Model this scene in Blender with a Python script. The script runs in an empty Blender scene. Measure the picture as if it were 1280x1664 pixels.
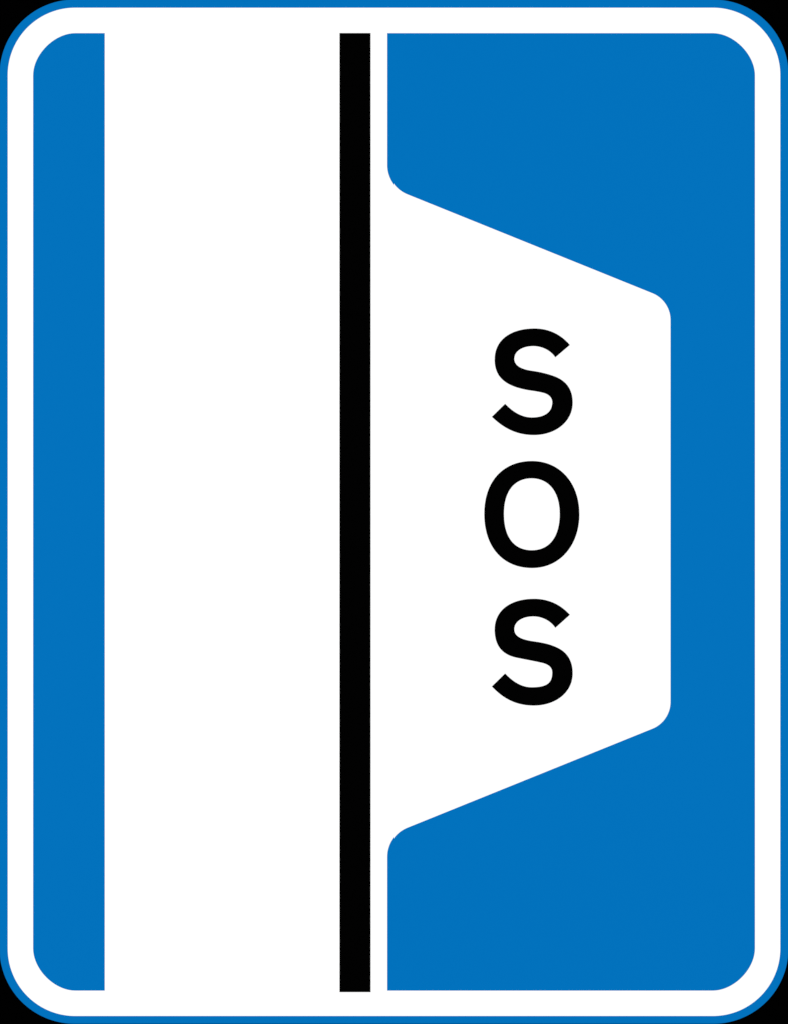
import bpy, math
from mathutils import Vector

scene = bpy.context.scene
col = scene.collection

# ------------------------------------------------------------------ scale
S = 0.00075                      # metres per drawing unit: the sign is 0.96 m x 1.25 m
KX = 0.99914
W, H = 1280.0, 1664.0
BASE_Z = 1.2                     # lower edge of the sign above the floor
WALL_Y = 0.0
PANEL_T = 0.004                  # aluminium plate
SHEET_T = 0.0003                 # adhesive sheeting on the plate


def P(x, y):
    """drawing units (x right, y down) -> metres in the plane of the sign"""
    return ((x - W / 2) * S * KX, (H / 2 - y) * S)


# ------------------------------------------------------------------ outlines
def bez(p0, c0, c1, p1, n=20):
    out = []
    for i in range(1, n + 1):
        t = i / n
        u = 1 - t
        out.append((u**3*p0[0] + 3*u*u*t*c0[0] + 3*u*t*t*c1[0] + t**3*p1[0],
                    u**3*p0[1] + 3*u*u*t*c0[1] + 3*u*t*t*c1[1] + t**3*p1[1]))
    return out


def path(start, *segs):
    """segs: (p,) for a straight edge or (c0, c1, p) for a curve"""
    pts = [start]
    for s in segs:
        if len(s) == 1:
            pts.append(s[0])
        else:
            pts += bez(pts[-1], *s)
    if math.dist(pts[0], pts[-1]) < 1e-6:
        pts.pop()
    return pts


def fillet(corners, n=24):
    """closed polygon (x, y, radius) with rounded corners"""
    pts = []
    m = len(corners)
    for i in range(m):
        x, y, r = corners[i]
        if r <= 0:
            pts.append((x, y))
            continue
        p = Vector((x, y))
        a = (Vector(corners[i - 1][:2]) - p).normalized()
        b = (Vector(corners[(i + 1) % m][:2]) - p).normalized()
        half = math.acos(max(-1, min(1, a.dot(b)))) / 2
        t = r / math.tan(half)
        c = p + (a + b).normalized() * (r / math.sin(half))
        s0 = p + a * t - c
        s1 = p + b * t - c
        ang = s0.angle(s1)
        sgn = 1 if s0.x * s1.y - s0.y * s1.x > 0 else -1
        for k in range(n + 1):
            th = sgn * ang * k / n
            pts.append((c.x + s0.x * math.cos(th) - s0.y * math.sin(th),
                        c.y + s0.x * math.sin(th) + s0.y * math.cos(th)))
    return pts


def rrect(x0, y0, x1, y1, r):
    return fillet([(x0, y0, r), (x1, y0, r), (x1, y1, r), (x0, y1, r)], 40)


def soft_rect(x0, y0, x1, y1, r, k):
    """rectangle whose corners are a little flatter than a quarter circle"""
    h = r * (1 - k)
    return path((x0, y0 + r),
                ((x0, y0 + h), (x0 + h, y0), (x0 + r, y0)), ((x1 - r, y0),),
                ((x1 - h, y0), (x1, y0 + h), (x1, y0 + r)), ((x1, y1 - r),),
                ((x1, y1 - h), (x1 - h, y1), (x1 - r, y1)), ((x0 + r, y1),),
                ((x0 + h, y1), (x0, y1 - h), (x0, y1 - r)))


# ------------------------------------------------------------------ materials
def material(name, rgb, rough, spec, grain=0.0):
    m = bpy.data.materials.new(name)
    m.use_nodes = True
    nt = m.node_tree
    b = nt.nodes['Principled BSDF']
    b.inputs['Base Color'].default_value = (*rgb, 1)
    b.inputs['Specular IOR Level'].default_value = spec
    tc = nt.nodes.new('ShaderNodeTexCoord')
    no = nt.nodes.new('ShaderNodeTexNoise')
    no.inputs['Scale'].default_value = 60
    no.inputs['Detail'].default_value = 4
    nt.links.new(tc.outputs['Object'], no.inputs['Vector'])
    mr = nt.nodes.new('ShaderNodeMapRange')
    mr.inputs['To Min'].default_value = rough - 0.008
    mr.inputs['To Max'].default_value = rough + 0.008
    nt.links.new(no.outputs['Fac'], mr.inputs['Value'])
    nt.links.new(mr.outputs['Result'], b.inputs['Roughness'])
    return m


M_BLUE = material('blue_sheeting', (0.0, 0.133, 0.406), 0.24, 0.06)
M_WHITE = material('white_sheeting', (0.82, 0.82, 0.82), 0.26, 0.1)
M_BLACK = material('black_sheeting', (0.0002, 0.0002, 0.0002), 0.26, 0.02)
M_WALL = material('black_wall', (0.0002, 0.0002, 0.0002), 0.9, 0.0)


# ------------------------------------------------------------------ building
def sheet(name, outlines, mat, y_back, thick, parent):
    """flat piece cut to the outlines (later ones are holes), its back at y_back, facing -Y"""
    cu = bpy.data.curves.new(name, 'CURVE')
    cu.dimensions = '2D'
    cu.fill_mode = 'BOTH'
    cu.extrude = thick / 2
    for pts in outlines:
        sp = cu.splines.new('POLY')
        sp.points.add(len(pts) - 1)
        for q, (x, y) in zip(sp.points, pts):
            X, Z = P(x, y)
            q.co = (X, Z, 0, 1)
        sp.use_cyclic_u = True
    tmp = bpy.data.objects.new('outline', cu)
    col.objects.link(tmp)
    dg = bpy.context.evaluated_depsgraph_get()
    me = bpy.data.meshes.new_from_object(tmp.evaluated_get(dg))
    bpy.data.objects.remove(tmp)
    bpy.data.curves.remove(cu)
    me.name = name
    for v in me.vertices:
        x, z, d = v.co
        v.co = (x, y_back - thick / 2 - d, z + H / 2 * S)     # origin: middle of the lower edge
    me.materials.clear()
    me.materials.append(mat)
    o = bpy.data.objects.new(name, me)
    col.objects.link(o)
    o.parent = parent
    return o


# the black wall the sign is fixed to
import bmesh
bm = bmesh.new()
bmesh.ops.create_cube(bm, size=1)
for v in bm.verts:
    v.co = (v.co.x * 8, v.co.y * 0.2 + 0.1, v.co.z * 6 + 2)
me = bpy.data.meshes.new('background')
bm.to_mesh(me)
bm.free()
me.materials.append(M_WALL)
wall = bpy.data.objects.new('background', me)
wall['kind'] = 'structure'
col.objects.link(wall)

sign = bpy.data.objects.new('road_sign', None)
sign.location = (0, WALL_Y, BASE_Z)
sign['label'] = 'blue and white lay-by road sign with black upright SOS lettering on black background'
sign['category'] = 'road sign'
col.objects.link(sign)

# plate, faced in blue
sheet('panel', [rrect(-0.6, -0.6, 1280.6, 1663.5, 122)], M_BLUE, 0, PANEL_T, sign)
f0 = -PANEL_T                    # face of the plate

# white border with rounded corners; the symbol butts against its inner edge
sheet('border', [rrect(12.6, 12.6, 1267.4, 1650.9, 109.6),
                 soft_rect(53.9, 53.9, 1226.2, 1609.7, 68.5, 0.495)], M_WHITE, f0, SHEET_T, sign)

# white road with the lay-by opening to the right
symbol = sheet('lay_by_symbol', [fillet([
    (170.4, 53.9, 0), (629.5, 53.9, 0), (629.5, 303.0, 51), (1088.9, 488.4, 47),
    (1088.9, 1172.2, 47), (629.5, 1357.8, 51), (629.5, 1609.7, 0), (170.4, 1609.7, 0)])],
    M_WHITE, f0, SHEET_T, sign)
f1 = f0 - SHEET_T
sheet('edge_line', [[(552.2, 53.8), (602.4, 53.8), (602.4, 1612.1), (552.2, 1612.1)]],
      M_BLACK, f1, SHEET_T, symbol)


# letters, traced on a grid of 6.4 cells per drawing unit
def cells(pts, oy):
    return [(770 + x / 6.4, oy + y / 6.4) for x, y in pts]


UPPER_S = path((993, 260),
    ((900, 150), (775, 88), (625, 88)),
    ((380, 88), (211, 205), (211, 412)),
    ((211, 600), (330, 690), (560, 730)),
    ((620, 739), (660, 744), (705, 755)),
    ((770, 768), (812, 805), (810, 860)),
    ((808, 965), (720, 1013), (600, 1013)),
    ((500, 1013), (410, 965), (320, 872)),
    ((182, 1007),),
    ((290, 1110), (420, 1197), (620, 1197)),
    ((840, 1197), (1022, 1060), (1022, 860)),
    ((1022, 725), (960, 640), (850, 592)),
    ((775, 562), (690, 541), (600, 528)),
    ((480, 512), (415, 470), (415, 405)),
    ((415, 320), (505, 272), (612, 272)),
    ((715, 272), (800, 325), (842, 388)))
LOWER_S = path((993, 250),
    ((900, 146), (775, 83), (620, 83)),
    ((380, 83), (211, 200), (211, 405)),
    ((211, 590), (310, 668), (435, 695)),
    ((520, 713), (620, 730), (705, 750)),
    ((775, 766), (812, 800), (810, 855)),
    ((808, 955), (760, 1003), (595, 1003)),
    ((500, 1003), (410, 955), (320, 860)),
    ((182, 995),),
    ((290, 1110), (420, 1194), (620, 1194)),
    ((840, 1194), (1022, 1060), (1022, 860)),
    ((1022, 725), (965, 635), (850, 585)),
    ((765, 546), (680, 535), (600, 523)),
    ((480, 504), (415, 470), (415, 400)),
    ((415, 316), (505, 267), (612, 267)),
    ((715, 267), (800, 321), (842, 385)))
O_OUT = path((103, 640),
    ((103, 300), (300, 90), (600, 90)),
    ((880, 90), (1092, 310), (1092, 645)),
    ((1092, 960), (895, 1204), (600, 1204)),
    ((310, 1204), (103, 1000), (103, 640)))
O_IN = path((307, 640),
    ((307, 400), (420, 271), (595, 271)),
    ((765, 271), (888, 400), (888, 640)),
    ((888, 880), (780, 1018), (598, 1018)),
    ((410, 1018), (307, 880), (307, 640)))
sheet('letter', [cells(UPPER_S, 520)], M_BLACK, f1, SHEET_T, symbol)
sheet('letter', [cells(O_OUT, 735), cells(O_IN, 735)], M_BLACK, f1, SHEET_T, symbol)
sheet('letter', [cells(LOWER_S, 960)], M_BLACK, f1, SHEET_T, symbol)

# ------------------------------------------------------------------ light
world = bpy.data.worlds.new('World')
scene.world = world
world.use_nodes = True
bg = world.node_tree.nodes['Background']
bg.inputs['Color'].default_value = (0, 0, 0, 1)
bg.inputs['Strength'].default_value = 0

mid = Vector((0, 0, BASE_Z + H / 2 * S))
LAMP_POWER = 1430
for sx in (-1, 1):
    la = bpy.data.lights.new('studio_lamp', 'AREA')
    la.shape = 'SQUARE'
    la.size = 1.5
    la.energy = LAMP_POWER
    lo = bpy.data.objects.new('studio_lamp', la)
    lo.location = mid + Vector((sx * 8.0, -11.0, 0.0))
    lo.rotation_euler = (mid - lo.location).to_track_quat('-Z', 'Y').to_euler()
    col.objects.link(lo)

# ------------------------------------------------------------------ camera
cam = bpy.data.cameras.new('camera')
co = bpy.data.objects.new('camera', cam)
D = 4.0
co.location = (0, f0 - D, mid.z)
co.rotation_euler = (math.radians(90), 0, 0)
cam.sensor_fit = 'VERTICAL'
cam.sensor_height = 24
cam.lens = 24 * D / (H * S)
cam.clip_start = 0.05
cam.clip_end = 200
col.objects.link(co)
scene.camera = co

vs = scene.view_settings
scene.display_settings.display_device = 'sRGB'
vs.view_transform = 'Standard'
vs.look = 'None'
vs.exposure = 0
vs.gamma = 1
vs.use_curve_mapping = False
scene.cycles.use_adaptive_sampling = False
